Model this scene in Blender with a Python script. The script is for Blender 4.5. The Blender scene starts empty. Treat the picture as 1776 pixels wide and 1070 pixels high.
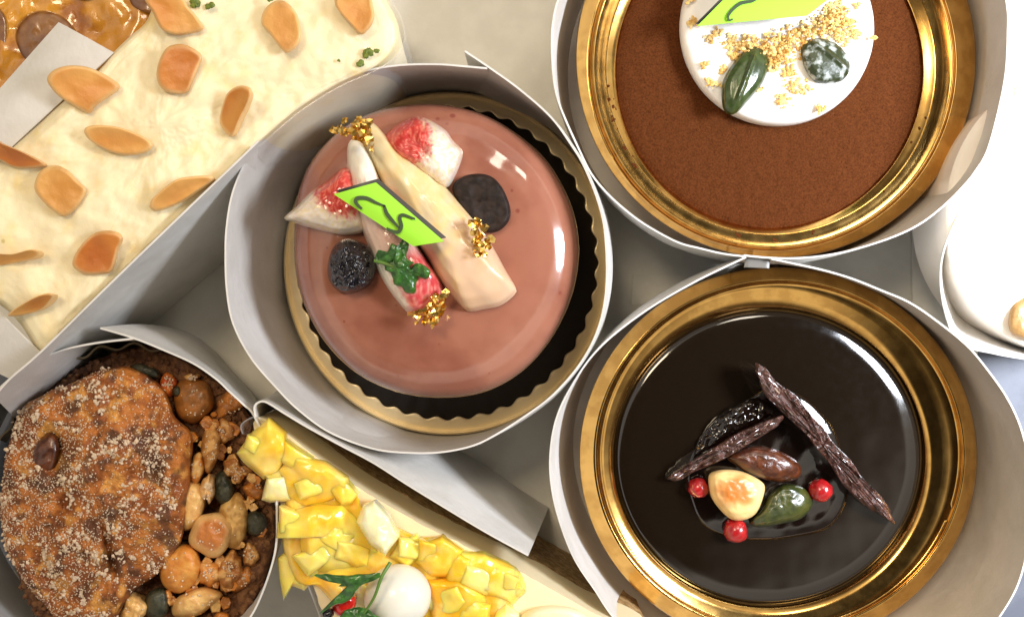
import bpy, math, random
from mathutils import Vector, noise
random.seed(7)
S = 0.01                      # everything below is written in centimetres
H, F = 24.0, 1480.0           # camera height above the card, focal length in photo pixels
scene = bpy.context.scene
C = scene.collection

# ------------------------------------------------------------------ camera
cam_d = bpy.data.cameras.new('camera'); cam = bpy.data.objects.new('camera', cam_d); C.objects.link(cam)
cam.location = (0, 0, H*S); cam.rotation_euler = (0, 0, 0)
cam_d.sensor_width = 36; cam_d.lens = 36*F/1776; cam_d.clip_start = 0.005; cam_d.clip_end = 60
scene.camera = cam

# ------------------------------------------------------------------ light
world = bpy.data.worlds.new('World'); scene.world = world; world.use_nodes = True
wn, wl = world.node_tree.nodes, world.node_tree.links
bg = wn['Background']; bg.inputs['Strength'].default_value = 0.70
tc = wn.new('ShaderNodeTexCoord'); sep = wn.new('ShaderNodeSeparateXYZ'); wl.new(tc.outputs['Generated'], sep.inputs[0])
ramp = wn.new('ShaderNodeValToRGB'); 
mu = wn.new('ShaderNodeMath'); mu.operation = 'MULTIPLY'; wl.new(sep.outputs['X'], mu.inputs[0]); wl.new(sep.outputs['Y'], mu.inputs[1])
ma = wn.new('ShaderNodeMath'); ma.operation = 'MULTIPLY_ADD'; wl.new(mu.outputs[0], ma.inputs[0]); ma.inputs[1].default_value = 0.75
wl.new(sep.outputs['Z'], ma.inputs[2]); wl.new(ma.outputs[0], ramp.inputs[0])
cr = ramp.color_ramp
cr.elements[0].position = 0.0; cr.elements[0].color = (0.10, 0.07, 0.05, 1)
cr.elements[1].position = 1.0; cr.elements[1].color = (0.02, 0.017, 0.015, 1)
for p_, c_ in ((.35, (.24, .21, .18)), (.55, (1.0, .92, .80)), (.80, (1.5, 1.36, 1.15)), (.86, (.34, .30, .26)), (.905, (.03, .026, .022))):
    e = cr.elements.new(p_); e.color = (*c_, 1)
wl.new(ramp.outputs[0], bg.inputs['Color'])

def area(name, loc, aim, size, power, color, size_y=None):
    d = bpy.data.lights.new(name, 'AREA'); d.energy = power; d.color = color
    d.size = size*S
    if size_y: d.shape = 'RECTANGLE'; d.size_y = size_y*S
    o = bpy.data.objects.new(name, d); C.objects.link(o)
    o.location = Vector(loc)*S
    o.rotation_euler = (Vector(aim)-Vector(loc)).to_track_quat('-Z', 'Y').to_euler()
    return o
area('room_lamp', (-15, 20, 56), (-2, 0, 2), 13, 1.3, (1.0, 0.81, 0.56))
area('gap_fill_lamp', (17, 33, 54), (-2, 0, 1), 13, .85, (1.0, 0.88, 0.72))  # added fill, no known lamp: brightens the card between long paper wall and collar
wl_ = area('window_light', (30, 4, 27), (18, 3, 0), 10, 1.2, (0.86, 0.91, 1.0)); wl_.data.spread = math.radians(95)

vs = scene.view_settings
scene.display_settings.display_device = 'sRGB'
vs.view_transform = 'Standard'; vs.look = 'None'; vs.exposure = 0.0; vs.gamma = 1.0; vs.use_curve_mapping = False
scene.render.engine = 'CYCLES'
scene.cycles.use_denoising = True
scene.cycles.max_bounces = 8; scene.cycles.transparent_max_bounces = 12
scene.cycles.sample_clamp_indirect = 4.0

# ------------------------------------------------------------------ helpers
def P(px, py, z=0.0):
    k = (H-z)/F
    return Vector(((px-888)*k, (535-py)*k, z))

def crop(ox, oy, sc, pts):            # coordinates read off an enlarged piece of the photograph
    return [(ox+x/sc, oy+y/sc) for x, y in pts]

def nz(x, y, z, s, o=3):
    return noise.fractal(Vector((x*s, y*s, z*s)), 0.9, 2.1, o)

def obj(name, verts, faces, m, parent=None, origin=None, cols=None, sharp=42, flat=False):
    if parent is not None: O = Vector(parent['_o'])
    elif origin is not None: O = Vector(origin)
    else:
        n = len(verts)
        O = Vector((sum(v[0] for v in verts)/n, sum(v[1] for v in verts)/n, min(v[2] for v in verts)))
    me = bpy.data.meshes.new(name)
    me.from_pydata([((v[0]-O.x)*S, (v[1]-O.y)*S, (v[2]-O.z)*S) for v in verts], [], faces)
    me.update()
    if not flat:
        me.polygons.foreach_set('use_smooth', [True]*len(me.polygons))
        me.set_sharp_from_angle(angle=math.radians(sharp))
    if cols:
        a = me.color_attributes.new('tint', 'FLOAT_COLOR', 'POINT')
        for i, c in enumerate(cols): a.data[i].color = (c[0], c[1], c[2], 1)
    me.materials.append(m)
    o = bpy.data.objects.new(name, me); C.objects.link(o)
    if parent is not None:
        o.parent = parent
        o.location = (0, 0, 0)
        o['_o'] = list(O)
    else:
        o.location = O*S
        o['_o'] = list(O)
    return o

def tag(o, label, cat, group=None):
    o['label'] = label; o['category'] = cat
    if group: o['group'] = group
    return o

def thing(name, label, cat, at, group=None):
    o = bpy.data.objects.new(name, None); C.objects.link(o); o.empty_display_size = 0.005
    o.location = Vector(at)*S; o['_o'] = list(at)
    return tag(o, label, cat, group)

def smooth_loop(pts, n, closed=True):
    """Catmull-Rom resample by arc length"""
    m = len(pts); out = []
    seg = m if closed else m-1
    for i in range(seg):
        if closed: a, b, c, d = pts[i-1], pts[i], pts[(i+1) % m], pts[(i+2) % m]
        else: a, b, c, d = pts[max(i-1, 0)], pts[i], pts[i+1], pts[min(i+2, m-1)]
        for k in range(14):
            t = k/14
            out.append(tuple(0.5*((2*b[j])+(-a[j]+c[j])*t+(2*a[j]-5*b[j]+4*c[j]-d[j])*t*t+(-a[j]+3*b[j]-3*c[j]+d[j])*t**3) for j in range(len(b))))
    if not closed: out.append(tuple(pts[-1]))
    if closed: out.append(out[0])
    L = [0]
    for i in range(1, len(out)): L.append(L[-1]+math.dist(out[i], out[i-1]))
    res = []; j = 0
    cnt = n if closed else n-1
    for i in range(n):
        d = L[-1]*i/cnt
        while j < len(L)-2 and L[j+1] < d: j += 1
        t = (d-L[j])/max(L[j+1]-L[j], 1e-9)
        res.append(tuple(out[j][q]*(1-t)+out[j+1][q]*t for q in range(len(out[j]))))
    return res

def lin(r, g, b):
    f = lambda c: ((c/255+0.055)/1.055)**2.4 if c > 10 else c/255/12.92
    return (f(r), f(g), f(b))
def mixc(a, b, t):
    t = min(1, max(0, t)); return tuple(a[i]*(1-t)+b[i]*t for i in range(3))
def sm(a, b, x):
    t = min(1, max(0, (x-a)/(b-a))); return t*t*(3-2*t)

DOME = [(1, 0), (0.97, .3), (.9, .55), (.75, .8), (.5, .95), (.25, 1), (0, 1)]
FLAT = [(1, 0), (0.985, .5), (.95, .85), (.88, 1), (.5, 1), (0, 1)]
def interp(tab, t):
    for (a, ya), (b, yb) in zip(tab, tab[1:]):
        if b <= t <= a:
            return ya+(yb-ya)*((a-t)/(a-b) if a != b else 0)
    return tab[-1][1]

def blob_geo(pts, z, th, under=0.3, prof=DOME, tilt=(0, 0), amp=0.0, ns=2.0, rings=14, seg=64, under_s=0.8, zf=None, corner=False, col=None, outamp=0, oct=3):
    if corner:      # keep straight edges: densify by linear steps
        loop = []
        m = len(pts); Ls = [math.dist(pts[i], pts[(i+1) % m]) for i in range(m)]; T = sum(Ls)
        for i in range(m):
            k = max(1, round(seg*Ls[i]/T))
            for q in range(k):
                t = q/k; loop.append((pts[i][0]*(1-t)+pts[(i+1) % m][0]*t, pts[i][1]*(1-t)+pts[(i+1) % m][1]*t))
        seg = len(loop)
    else: loop = smooth_loop(pts, seg)
    # area centroid
    A = cx = cy = 0
    for i in range(seg):
        x0, y0 = loop[i]; x1, y1 = loop[(i+1) % seg]; w = x0*y1-x1*y0
        A += w; cx += (x0+x1)*w; cy += (y0+y1)*w
    cx /= 3*A; cy /= 3*A
    if A > 0: loop.reverse()        # photo y points down: make it counter-clockwise in the world
    loop0 = loop
    if outamp:
        loop = [((x-cx)*(1+outamp*nz(x/60, y/60, 3, ns)) + cx, (y-cy)*(1+outamp*nz(x/60, y/60, 3, ns))+cy) for x, y in loop]
    ts = []
    for i in range(rings): 
        u = i/rings; ts.append(1-u**1.5 if i else 1.0)
    V, Cc, Fc = [], [], []
    def zz(x, y, t):
        base = z + (zf(x, y) if zf else 0)
        w = P(x, y, base)
        c = P(cx, cy, base)
        base += tilt[0]*(w.x-c.x)+tilt[1]*(w.y-c.y)
        h = base + th*interp(prof, t)
        if amp: h += amp*nz(w.x, w.y, z, ns, oct)*min(1, (1-t)*6+.25)
        return h
    out0 = [P(x, y, zz(x, y, 1)) for x, y in loop]
    cen = P(cx, cy, z)
    # underside
    V.append(Vector((cen.x, cen.y, z-under))); Cc.append((cx, cy, 0))
    for k, (s_, d_) in enumerate([(under_s*.6, 1.0), (under_s, .85), ((1+under_s)/2, .35)]):
        for i, w in enumerate(out0):
            V.append(Vector((cen.x+(w.x-cen.x)*s_, cen.y+(w.y-cen.y)*s_, w.z-under*d_ if k else z-under*d_)))
            Cc.append((*loop[i], 1.0))
    for t in ts:
        for (x0_, y0_), (x, y) in zip(loop0, loop):
            k4 = t**8; x = x0_*(1-k4)+x*k4; y = y0_*(1-k4)+y*k4
            qx, qy = cx+(x-cx)*t, cy+(y-cy)*t
            V.append(P(qx, qy, zz(qx, qy, t))); Cc.append((qx, qy, t))
    V.append(P(cx, cy, zz(cx, cy, 0))); Cc.append((cx, cy, 0))
    nr = 3+rings
    for i in range(seg):
        j = (i+1) % seg
        Fc.append((0, 1+j, 1+i))
        for r in range(nr-1):
            a, b = 1+r*seg, 1+(r+1)*seg
            Fc.append((a+i, a+j, b+j, b+i))
        Fc.append((1+(nr-1)*seg+i, 1+(nr-1)*seg+j, len(V)-1))
    cols = [col(*c) for c in Cc] if col else None
    return V, Fc, cols

def blob(name, pts, z, th, m, parent=None, **k):
    sharp = k.pop('sharp', 50)
    V, Fc, cols = blob_geo(pts, z, th, **k)
    o = obj(name, V, Fc, m, parent, cols=cols, sharp=sharp)
    return o

def ell(cx, cy, rx, ry, n=28, a=0.0, wob=0.0, sd=0):
    r = []
    for i in range(n):
        t = 2*math.pi*i/n
        w = 1+wob*noise.noise(Vector((math.cos(t)*1.3, math.sin(t)*1.3, sd*3.7)))
        x, y = rx*math.cos(t)*w, ry*math.sin(t)*w
        r.append((cx+x*math.cos(a)-y*math.sin(a), cy+x*math.sin(a)+y*math.cos(a)))
    return r

def rings_mesh(rings, closed=True, cap0=None, cap1=None):
    n = len(rings[0]); V = [v for r in rings for v in r]; Fc = []
    for r in range(len(rings)-1):
        for i in range(n if closed else n-1):
            j = (i+1) % n
            Fc.append((r*n+i, r*n+j, (r+1)*n+j, (r+1)*n+i))
    if cap0 is not None:
        V.append(Vector(cap0)); k = len(V)-1
        for i in range(n): Fc.append((k, (i+1) % n, i))
    if cap1 is not None:
        V.append(Vector(cap1)); k = len(V)-1; b = (len(rings)-1)*n
        for i in range(n): Fc.append((k, b+i, b+(i+1) % n))
    return V, Fc

def eray(cx, cy, rx, ry, z, n, f=None):
    out = []
    for i in range(n):
        t = 2*math.pi*i/n
        g = f(t) if f else 1
        out.append(P(cx+rx*g*math.cos(t), cy-ry*g*math.sin(t), z))
    return out

def sheet(grid, th):
    """grid: rows of world points; thick sheet"""
    R, N = len(grid), len(grid[0]); V = []; Fc = []
    nor = []
    for r in range(R):
        for i in range(N):
            a = grid[r][min(i+1, N-1)]-grid[r][max(i-1, 0)]
            b = grid[min(r+1, R-1)][i]-grid[max(r-1, 0)][i]
            q = a.cross(b); q.normalize(); nor.append(q)
    for s_ in (0.5, -0.5):
        for r in range(R):
            for i in range(N): V.append(grid[r][i]+nor[r*N+i]*th*s_)
    o = R*N
    for r in range(R-1):
        for i in range(N-1):
            a, b, c, d = r*N+i, r*N+i+1, (r+1)*N+i+1, (r+1)*N+i
            Fc.append((a, b, c, d)); Fc.append((o+d, o+c, o+b, o+a))
    for i in range(N-1):
        Fc.append((i+1, i, o+i, o+i+1)); k = (R-1)*N
        Fc.append((k+i, k+i+1, o+k+i+1, o+k+i))
    for r in range(R-1):
        a, d = r*N, (r+1)*N
        Fc.append((a, d, o+d, o+a)); a, d = r*N+N-1, (r+1)*N+N-1
        Fc.append((d, a, o+a, o+d))
    return V, Fc

def tube_geo(path, rad, n=10):
    rings = []
    L = len(path)
    for i, p in enumerate(path):
        d = (path[min(i+1, L-1)]-path[max(i-1, 0)]).normalized()
        u = d.cross(Vector((0, 0, 1)))
        if u.length < 1e-3: u = Vector((1, 0, 0))
        u.normalize(); v = u.cross(d)
        r = rad(i/(L-1)) if callable(rad) else rad
        rings.append([p+(u*math.cos(2*math.pi*k/n)+v*math.sin(2*math.pi*k/n))*r for k in range(n)])
    V, Fc = rings_mesh(rings, True, path[0], path[-1])
    return V, Fc

def ico(sub=1):
    import bmesh
    bm = bmesh.new(); bmesh.ops.create_icosphere(bm, subdivisions=sub, radius=1)
    v = [x.co.copy() for x in bm.verts]; f = [tuple(q.index for q in g.verts) for g in bm.faces]; bm.free()
    return v, f
ICO = {k: ico(k) for k in (1, 2, 3, 4)}
def lump(V, Fc, c, r, sub=1, squash=(1, 1, 1), rough=.35):
    v, f = ICO[sub]; b = len(V); sd = random.random()*99
    ang = random.random()*6.28; ca, sa = math.cos(ang), math.sin(ang)
    for q in v:
        k = r*(1+rough*noise.noise(q*1.7+Vector((sd, sd, 0))))
        x, y, z = q.x*k*squash[0], q.y*k*squash[1], q.z*k*squash[2]
        V.append(Vector((c[0]+x*ca-y*sa, c[1]+x*sa+y*ca, c[2]+z)))
    Fc += [tuple(b+i for i in g) for g in f]

def scatter(V, Fc, n, size, accept=None, zmin=-9, sub=1, lift=.3, squash=(1, 1, .8)):
    """small lumps sitting on the upward faces of a mesh"""
    tris = []; W = []
    for f in Fc:
        a, b, c = V[f[0]], V[f[1]], V[f[2]]
        q = (b-a).cross(c-a)
        if q.z > 0 and a.z > zmin: tris.append(f); W.append(q.z*(2 if len(f) == 4 else 1))
    oV, oF = [], []; k = 0; tries = 0
    picks = random.choices(tris, W, k=n*12)
    for f in picks:
        if k >= n: break
        idx = f if len(f) == 3 or random.random() < .5 else (f[0], f[2], f[3])
        a, b, c = V[idx[0]], V[idx[1]], V[idx[2]]
        u, v = random.random(), random.random()
        if u+v > 1: u, v = 1-u, 1-v
        p = a+(b-a)*u+(c-a)*v
        if accept and not accept(p): continue
        r = size*random.uniform(.5, 1.3)
        lump(oV, oF, (p.x, p.y, p.z+r*lift), r, sub, squash)
        k += 1
    return oV, oF

# ------------------------------------------------------------------ materials
def mat(name, base=(.8, .8, .8), rough=.5, metal=0., base2=None, ns=3., nfac=(0.4, 0.6), bump=None, sss=0., coat=0., attr=False,
        alpha=1., trans=0., spec=.5, spots=None, rad=(1, .6, .4), rough2=None, sheen=0, nd=4, vor=None):
    m = bpy.data.materials.new(name); m.use_nodes = True
    N, L = m.node_tree.nodes, m.node_tree.links; b = N['Principled BSDF']
    tcn = N.new('ShaderNodeTexCoord'); mp = N.new('ShaderNodeMapping'); mp.inputs['Scale'].default_value = (100, 100, 100)
    L.new(tcn.outputs['Object'], mp.inputs[0])
    def ntex(s, d=nd, ro=.55):
        t = N.new('ShaderNodeTexNoise'); t.inputs['Scale'].default_value = s; t.inputs['Detail'].default_value = d
        t.inputs['Roughness'].default_value = ro; L.new(mp.outputs[0], t.inputs['Vector']); return t
    def rng(sock, a, b_):
        r = N.new('ShaderNodeMapRange'); r.inputs['From Min'].default_value = a; r.inputs['From Max'].default_value = b_
        r.interpolation_type = 'SMOOTHSTEP'; L.new(sock, r.inputs[0]); return r.outputs[0]
    def mixn(f, a, c):
        x = N.new('ShaderNodeMix'); x.data_type = 'RGBA'; L.new(f, x.inputs[0])
        if isinstance(a, tuple): x.inputs[6].default_value = (*a, 1)
        else: L.new(a, x.inputs[6])
        if isinstance(c, tuple): x.inputs[7].default_value = (*c, 1)
        else: L.new(c, x.inputs[7])
        return x.outputs[2]
    col = base
    if attr:
        a = N.new('ShaderNodeAttribute'); a.attribute_name = 'tint'; col = a.outputs['Color']
    if base2:
        col = mixn(rng(ntex(ns).outputs[0], *nfac), col, base2)
    if spots:      # (scale, size, colour)
        v = N.new('ShaderNodeTexVoronoi'); v.inputs['Scale'].default_value = spots[0]; L.new(mp.outputs[0], v.inputs['Vector'])
        n2 = ntex(spots[0]*.35, 1)
        ad = N.new('ShaderNodeMath'); ad.operation = 'ADD'; L.new(v.outputs['Distance'], ad.inputs[0]); L.new(n2.outputs[0], ad.inputs[1])
        col = mixn(rng(ad.outputs[0], spots[1], spots[1]+.12), spots[2], col)
    if isinstance(col, tuple): b.inputs['Base Color'].default_value = (*col, 1)
    else: L.new(col, b.inputs['Base Color'])
    b.inputs['Roughness'].default_value = rough; b.inputs['Metallic'].default_value = metal
    if rough2 is not None:
        r = N.new('ShaderNodeMapRange'); r.inputs['To Min'].default_value = rough; r.inputs['To Max'].default_value = rough2
        r.inputs['From Min'].default_value = .35; r.inputs['From Max'].default_value = .65
        L.new(ntex(ns*1.7).outputs[0], r.inputs[0]); L.new(r.outputs[0], b.inputs['Roughness'])
    b.inputs['Specular IOR Level'].default_value = spec
    if sss:
        b.inputs['Subsurface Weight'].default_value = sss; b.inputs['Subsurface Radius'].default_value = rad
        b.inputs['Subsurface Scale'].default_value = 0.0022
    if coat: b.inputs['Coat Weight'].default_value = coat; b.inputs['Coat Roughness'].default_value = .04
    if sheen: b.inputs['Sheen Weight'].default_value = sheen
    if trans: b.inputs['Transmission Weight'].default_value = trans; b.inputs['IOR'].default_value = 1.45
    b.inputs['Alpha'].default_value = alpha
    prev = None
    for (s, st, dist) in (bump or []):
        bn = N.new('ShaderNodeBump'); bn.inputs['Strength'].default_value = st; bn.inputs['Distance'].default_value = dist*S
        L.new(ntex(s, 5, .6).outputs[0], bn.inputs['Height'])
        if prev: L.new(prev.outputs[0], bn.inputs['Normal'])
        prev = bn
    if vor:
        bn = N.new('ShaderNodeBump'); bn.inputs['Strength'].default_value = vor[1]; bn.inputs['Distance'].default_value = vor[2]*S
        v = N.new('ShaderNodeTexVoronoi'); v.inputs['Scale'].default_value = vor[0]; L.new(mp.outputs[0], v.inputs['Vector'])
        L.new(v.outputs['Distance'], bn.inputs['Height'])
        if prev: L.new(prev.outputs[0], bn.inputs['Normal'])
        prev = bn
    if prev: L.new(prev.outputs[0], b.inputs['Normal'])
    return m

M = {}
M['paper'] = mat('white_paper', (.66, .64, .61), .55, base2=(.60, .58, .545), ns=.8, bump=[(.45, .35, .25), (45, .25, .008)], spec=.3, spots=(.5, .12, (.56, .52, .45)))
M['card'] = mat('box_card', (.72, .70, .64), .5, base2=(.66, .64, .58), ns=.7, bump=[(1.2, .3, .08), (40, .1, .01)], spec=.35)
M['tape'] = mat('tape', (.14, .13, .115), .4)
M['cup'] = mat('baking_paper', (.16, .12, .06), .6)
M['table'] = mat('grey_table', (.10, .11, .14), .6, base2=(.13, .14, .17), ns=1.0, bump=[(20, .2, .02)])
M['gold'] = mat('gold_foil', (.74, .44, .13), .14, 1.0, base2=(.60, .34, .095), ns=2, bump=[(3, .02, .01)], rough2=.17)
M['goldmatte'] = mat('satin_gold', (.95, .79, .48), .35, .35, bump=[(10, .06, .01)])
M['black'] = mat('black_board', (.012, .008, .005), .35, bump=[(20, .06, .01)], spec=.3)
M['pink'] = mat('pink_glaze', (.34, .138, .088), .14, base2=(.25, .088, .055), ns=.55, nfac=(.38, .66), sss=.15, coat=.8,
                spots=(2.6, .42, (.22, .06, .04)), bump=[(.8, .10, .05), (25, .03, .01)])
M['cocoa'] = mat('cocoa_powder', (.105, .031, .008), .95, base2=(.058, .016, .004), ns=22, nfac=(.3, .7), bump=[(34, .7, .03), (9, .35, .04)], spec=.08, nd=8)
M['whip'] = mat('white_cream', (.86, .85, .82), .45, sss=.4, bump=[(5, .2, .03)], rad=(1, .9, .8))
M['choc'] = mat('dark_chocolate_glaze', (.008, .0048, .0025), .09, coat=.6, bump=[(.4, .006, .05)], rough2=.12)
M['choc_puddle'] = mat('chocolate_jelly', (.006, .003, .002), .05, coat=.6, bump=[(1.4, .2, .08)])
M['shard'] = mat('chocolate_shard', (.050, .018, .011), .3, base2=(.10, .038, .028), ns=9, coat=.7, bump=[(9, .9, .07), (3, .5, .08)])
M['cream'] = mat('vanilla_cream', (.84, .745, .50), .5, base2=(.84, .66, .30), ns=1.3, nfac=(.5, .8), sss=.4,
                 bump=[(1.3, .35, .10), (9, .12, .02)], rad=(1, .8, .5), spots=(2.6, .30, (.62, .50, .22)))
M['almond'] = mat('toasted_almond', attr=True, rough=.42, base2=(.42, .17, .035), ns=1.4, nfac=(.5, .85), bump=[(6, .4, .04), (22, .3, .01)])
M['nut'] = mat('baked_nut', attr=True, rough=.38, base2=(.28, .12, .03), ns=3.2, nfac=(.58, .9), bump=[(7, .5, .05)], coat=.15)
M['crust'] = mat('baked_crust', attr=True, rough=.6, base2=(.085, .026, .004), ns=2.2, nfac=(.5, .72), bump=[(5, .9, .12), (18, .8, .04)], coat=.15)
M['sugar'] = mat('sugar', (.64, .46, .31), .4, sss=.3)
M['streusel'] = mat('streusel', (.20, .085, .028), .7, base2=(.10, .035, .010), ns=5, bump=[(8, .8, .08)])
M['seedgreen'] = mat('pumpkin_seed_skin', (.026, .042, .010), .25, base2=(.045, .066, .018), ns=5, bump=[(4, .3, .04)], coat=.2)
M['seeddust'] = mat('dusted_seed_skin', (.024, .034, .010), .4, base2=(.42, .46, .44), ns=4.0, nfac=(.47, .66), bump=[(6, .5, .04)])
M['seeddark'] = mat('baked_seed_skin', (.018, .022, .012), .4, base2=(.05, .05, .03), ns=6, bump=[(7, .6, .05)])
M['olive'] = mat('green_pistachio', (.055, .062, .012), .3, base2=(.025, .035, .008), ns=3, bump=[(5, .4, .05)], coat=.5)
M['label'] = mat('lime_card', (.32, .70, .035), .65, bump=[(3, .03, .02)], spec=.4, sheen=0)
M['ink'] = mat('dark_ink', (.02, .05, .01), .5)
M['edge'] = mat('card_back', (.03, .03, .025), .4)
M['fig'] = mat('fig_flesh', attr=True, rough=.2, sss=.2, coat=.6, bump=[(3, .1, .05)], vor=(9, .12, .04), rad=(1, .5, .4))
M['figskin'] = mat('fig_peeled_skin', attr=True, rough=.3, sss=.4, coat=.35, bump=[(1.4, .12, .07)], rad=(1, .7, .4))
M['berrymatte'] = mat('berry_dull', (.012, .007, .005), .6, spec=.2, base2=(.025, .015, .012), ns=4, bump=[(7, .4, .03)])
M['berrygloss'] = mat('berry_gloss', (.008, .006, .008), .08, base2=(.012, .010, .016), ns=4, bump=[(6, .4, .06)], spec=.8)
M['leafgold'] = mat('gold_leaf', (.90, .62, .20), .28, 1.0, base2=(.72, .42, .07), ns=8)
M['leaf'] = mat('herb_leaf', (.045, .16, .02), .28, base2=(.02, .085, .012), ns=5, coat=.4, bump=[(7, .5, .05)])
M['leaf_light'] = mat('herb_stem', (.10, .20, .03), .4)
M['pepper'] = mat('pink_pepper', (.42, .012, .014), .22, base2=(.30, .01, .012), ns=6, coat=.5, bump=[(6, .3, .04)])
M['hazel'] = mat('roasted_hazelnut', attr=True, rough=.36, bump=[(5, .35, .04)], sss=.1)
M['almondskin'] = mat('almond_skin', (.11, .030, .010), .28, base2=(.05, .013, .005), ns=5, coat=.3, bump=[(6, .5, .05)])
M['crumb'] = mat('golden_crumb', (.84, .60, .22), .6, base2=(.72, .40, .10), ns=4, bump=[(10, .5, .05)], sss=.2)
M['mango'] = mat('mango', attr=True, rough=.2, sss=1.0, coat=.2, base2=(.98, .74, .26), ns=1.2, nfac=(.45, .75), bump=[(1.1, .2, .08), (7, .15, .03)], rad=(1, .7, .2))
M['custard'] = mat('mango_cake_cream', (.82, .70, .46), .4, sss=.3, bump=[(3, .2, .05)])
M['sponge'] = mat('sponge', (.44, .29, .13), .8, base2=(.26, .15, .05), ns=6, bump=[(8, .9, .08)])
M['ball'] = mat('white_ball', (.76, .75, .66), .3, sss=.4, coat=.3)
M['film'] = mat('clear_film', (.95, .95, .95), .06, alpha=.16, spec=.8)
M['glaze'] = mat('amber_glaze', (.62, .28, .032), .22, base2=(.34, .11, .014), ns=1.1, nfac=(.45, .7), coat=.8, bump=[(2, .35, .1), (7, .3, .04)], sss=.1)
M['chestnut'] = mat('candied_chestnut', (.15, .050, .012), .25, base2=(.24, .10, .025), ns=1.6, coat=.7, bump=[(3, .2, .04)])
M['pist'] = mat('pistachio', (.16, .20, .02), .5, base2=(.08, .12, .012), ns=6, bump=[(8, .5, .05)])
M['red'] = mat('red_fruit', (.62, .015, .010), .2, coat=.6, bump=[(4, .2, .04)])
M['peach'] = mat('peach_cream', (.86, .80, .72), .5, sss=.2, bump=[(2, .2, .05)])

# ------------------------------------------------------------------ the surface
def flat_poly(name, pts, z, th, m, kind=None):
    top = [P(x, y, z) for x, y in pts]
    if sum((top[i].x*top[(i+1) % len(top)].y-top[(i+1) % len(top)].x*top[i].y) for i in range(len(top))) < 0: top.reverse()
    n = len(top); V = top+[Vector((v.x, v.y, v.z-th)) for v in top]
    Fc = [tuple(range(n)), tuple(range(2*n-1, n-1, -1))]+[(i, n+i, n+(i+1) % n, (i+1) % n) for i in range(n)]
    o = obj(name, V, Fc, m, flat=True)
    if kind: o['kind'] = kind
    return o
t = flat_poly('table', [(-2500, -2500), (4500, -2500), (4500, 3800), (-2500, 3800)], -.25, .5, M['table'], 'structure')
o = flat_poly('cake_box_base', [(-500, -420), (2300, -420), (2300, 560), (1700, 590), (1690, 640), (1700, 1500), (24, 1500), (24, 640), (-500, 560)], 0, .12, M['card'])
tag(o, 'light grey card floor of the cake box showing between the paper collars', 'box base')
o = flat_poly('card_strip', [(1583, 250), (1663, 250), (1663, 700), (1583, 700)], .12, .1, M['card'])
tag(o, 'narrow folded card strip between the cocoa cake and the chocolate cake, near the right edge', 'card strip')
o = flat_poly('card_tab', [(1098, 476), (1205, 479), (1200, 530), (1095, 528)], .05, .04, M['card'])
tag(o, 'small rectangular card tab lying on the box floor between the three round cakes', 'card tab')

# ------------------------------------------------------------------ collars
def arc_path(cx, cy, rx, ry, a0, a1, n=12):   # degrees, photo sense: 0 right, 90 up
    return [(cx+rx*math.cos(math.radians(a0+(a1-a0)*i/(n-1))), cy-ry*math.sin(math.radians(a0+(a1-a0)*i/(n-1)))) for i in range(n)]

def collar(path, zr, base, zb, label, th=.042, n=240, tail=None, closed=False, rip=.0, zvar=None):
    """path: open px path of the rim from one end to the other. base: (cx,cy,rx,ry) px at zb"""
    pts = smooth_loop(path, n, closed=closed)
    if closed: pts = pts+[pts[0]]
    bc = P(base[0], base[1], zb); brx = base[2]*(H-zb)/F; bry = base[3]*(H-zb)/F
    rim = [P(x, y, zr+(zvar(i/(len(pts)-1)) if zvar else 0)) for i, (x, y) in enumerate(pts)]
    rows = []
    R = 9
    for r in range(R):
        u = r/(R-1); row = []
        for i, w in enumerate(rim):
            d = Vector((w.x-bc.x, w.y-bc.y)); a = math.atan2(d.y/bry, d.x/brx)
            b = Vector((bc.x+brx*math.cos(a), bc.y+bry*math.sin(a)))
            if tail:
                k = tail(i/(len(pts)-1))
                b = b*(1-k)+Vector((w.x, w.y))*k
            q = b*(1-u)+Vector((w.x, w.y))*u
            bul = 0.10*math.sin(math.pi*u)
            dn = d.normalized()
            row.append(Vector((q.x+dn.x*bul, q.y+dn.y*bul, 0.03+(w.z-0.03)*u)))
        rows.append(row)
    V, Fc = sheet(rows, th)
    o = obj('paper_collar', V, Fc, M['paper'], sharp=30)
    tag(o, label, 'paper collar', 'white paper collars around the cakes')
    return o

# centre collar
c5 = lambda p: crop(700, 80, 2.9725, p)
ctr = [(845, 119), (800, 115), (760, 112), (700, 113), (649, 120), (595, 134), (541, 159), (491, 196), (451, 242), (424, 285), (403, 336), (393, 393), (391, 440), (393, 500), (404, 560),
       (435, 620), (480, 673), (517, 710), (573, 750), (648, 778), (712, 785), (764, 784), (816, 774), (854, 757), (910, 722), (962, 682), (1010, 625), (1040, 562), (1052, 490), (1049, 403),
       (1036, 346), (1013, 289), (993, 255), (956, 204), (902, 156), (848, 117), (806, 89)]
collar(ctr, 4.6, (777, 455, 284, 297), 0.6, 'greyish white paper collar with a loose pointed end around the pink fig cake', tail=lambda u: sm(.90, 1, u)*.85)
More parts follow.
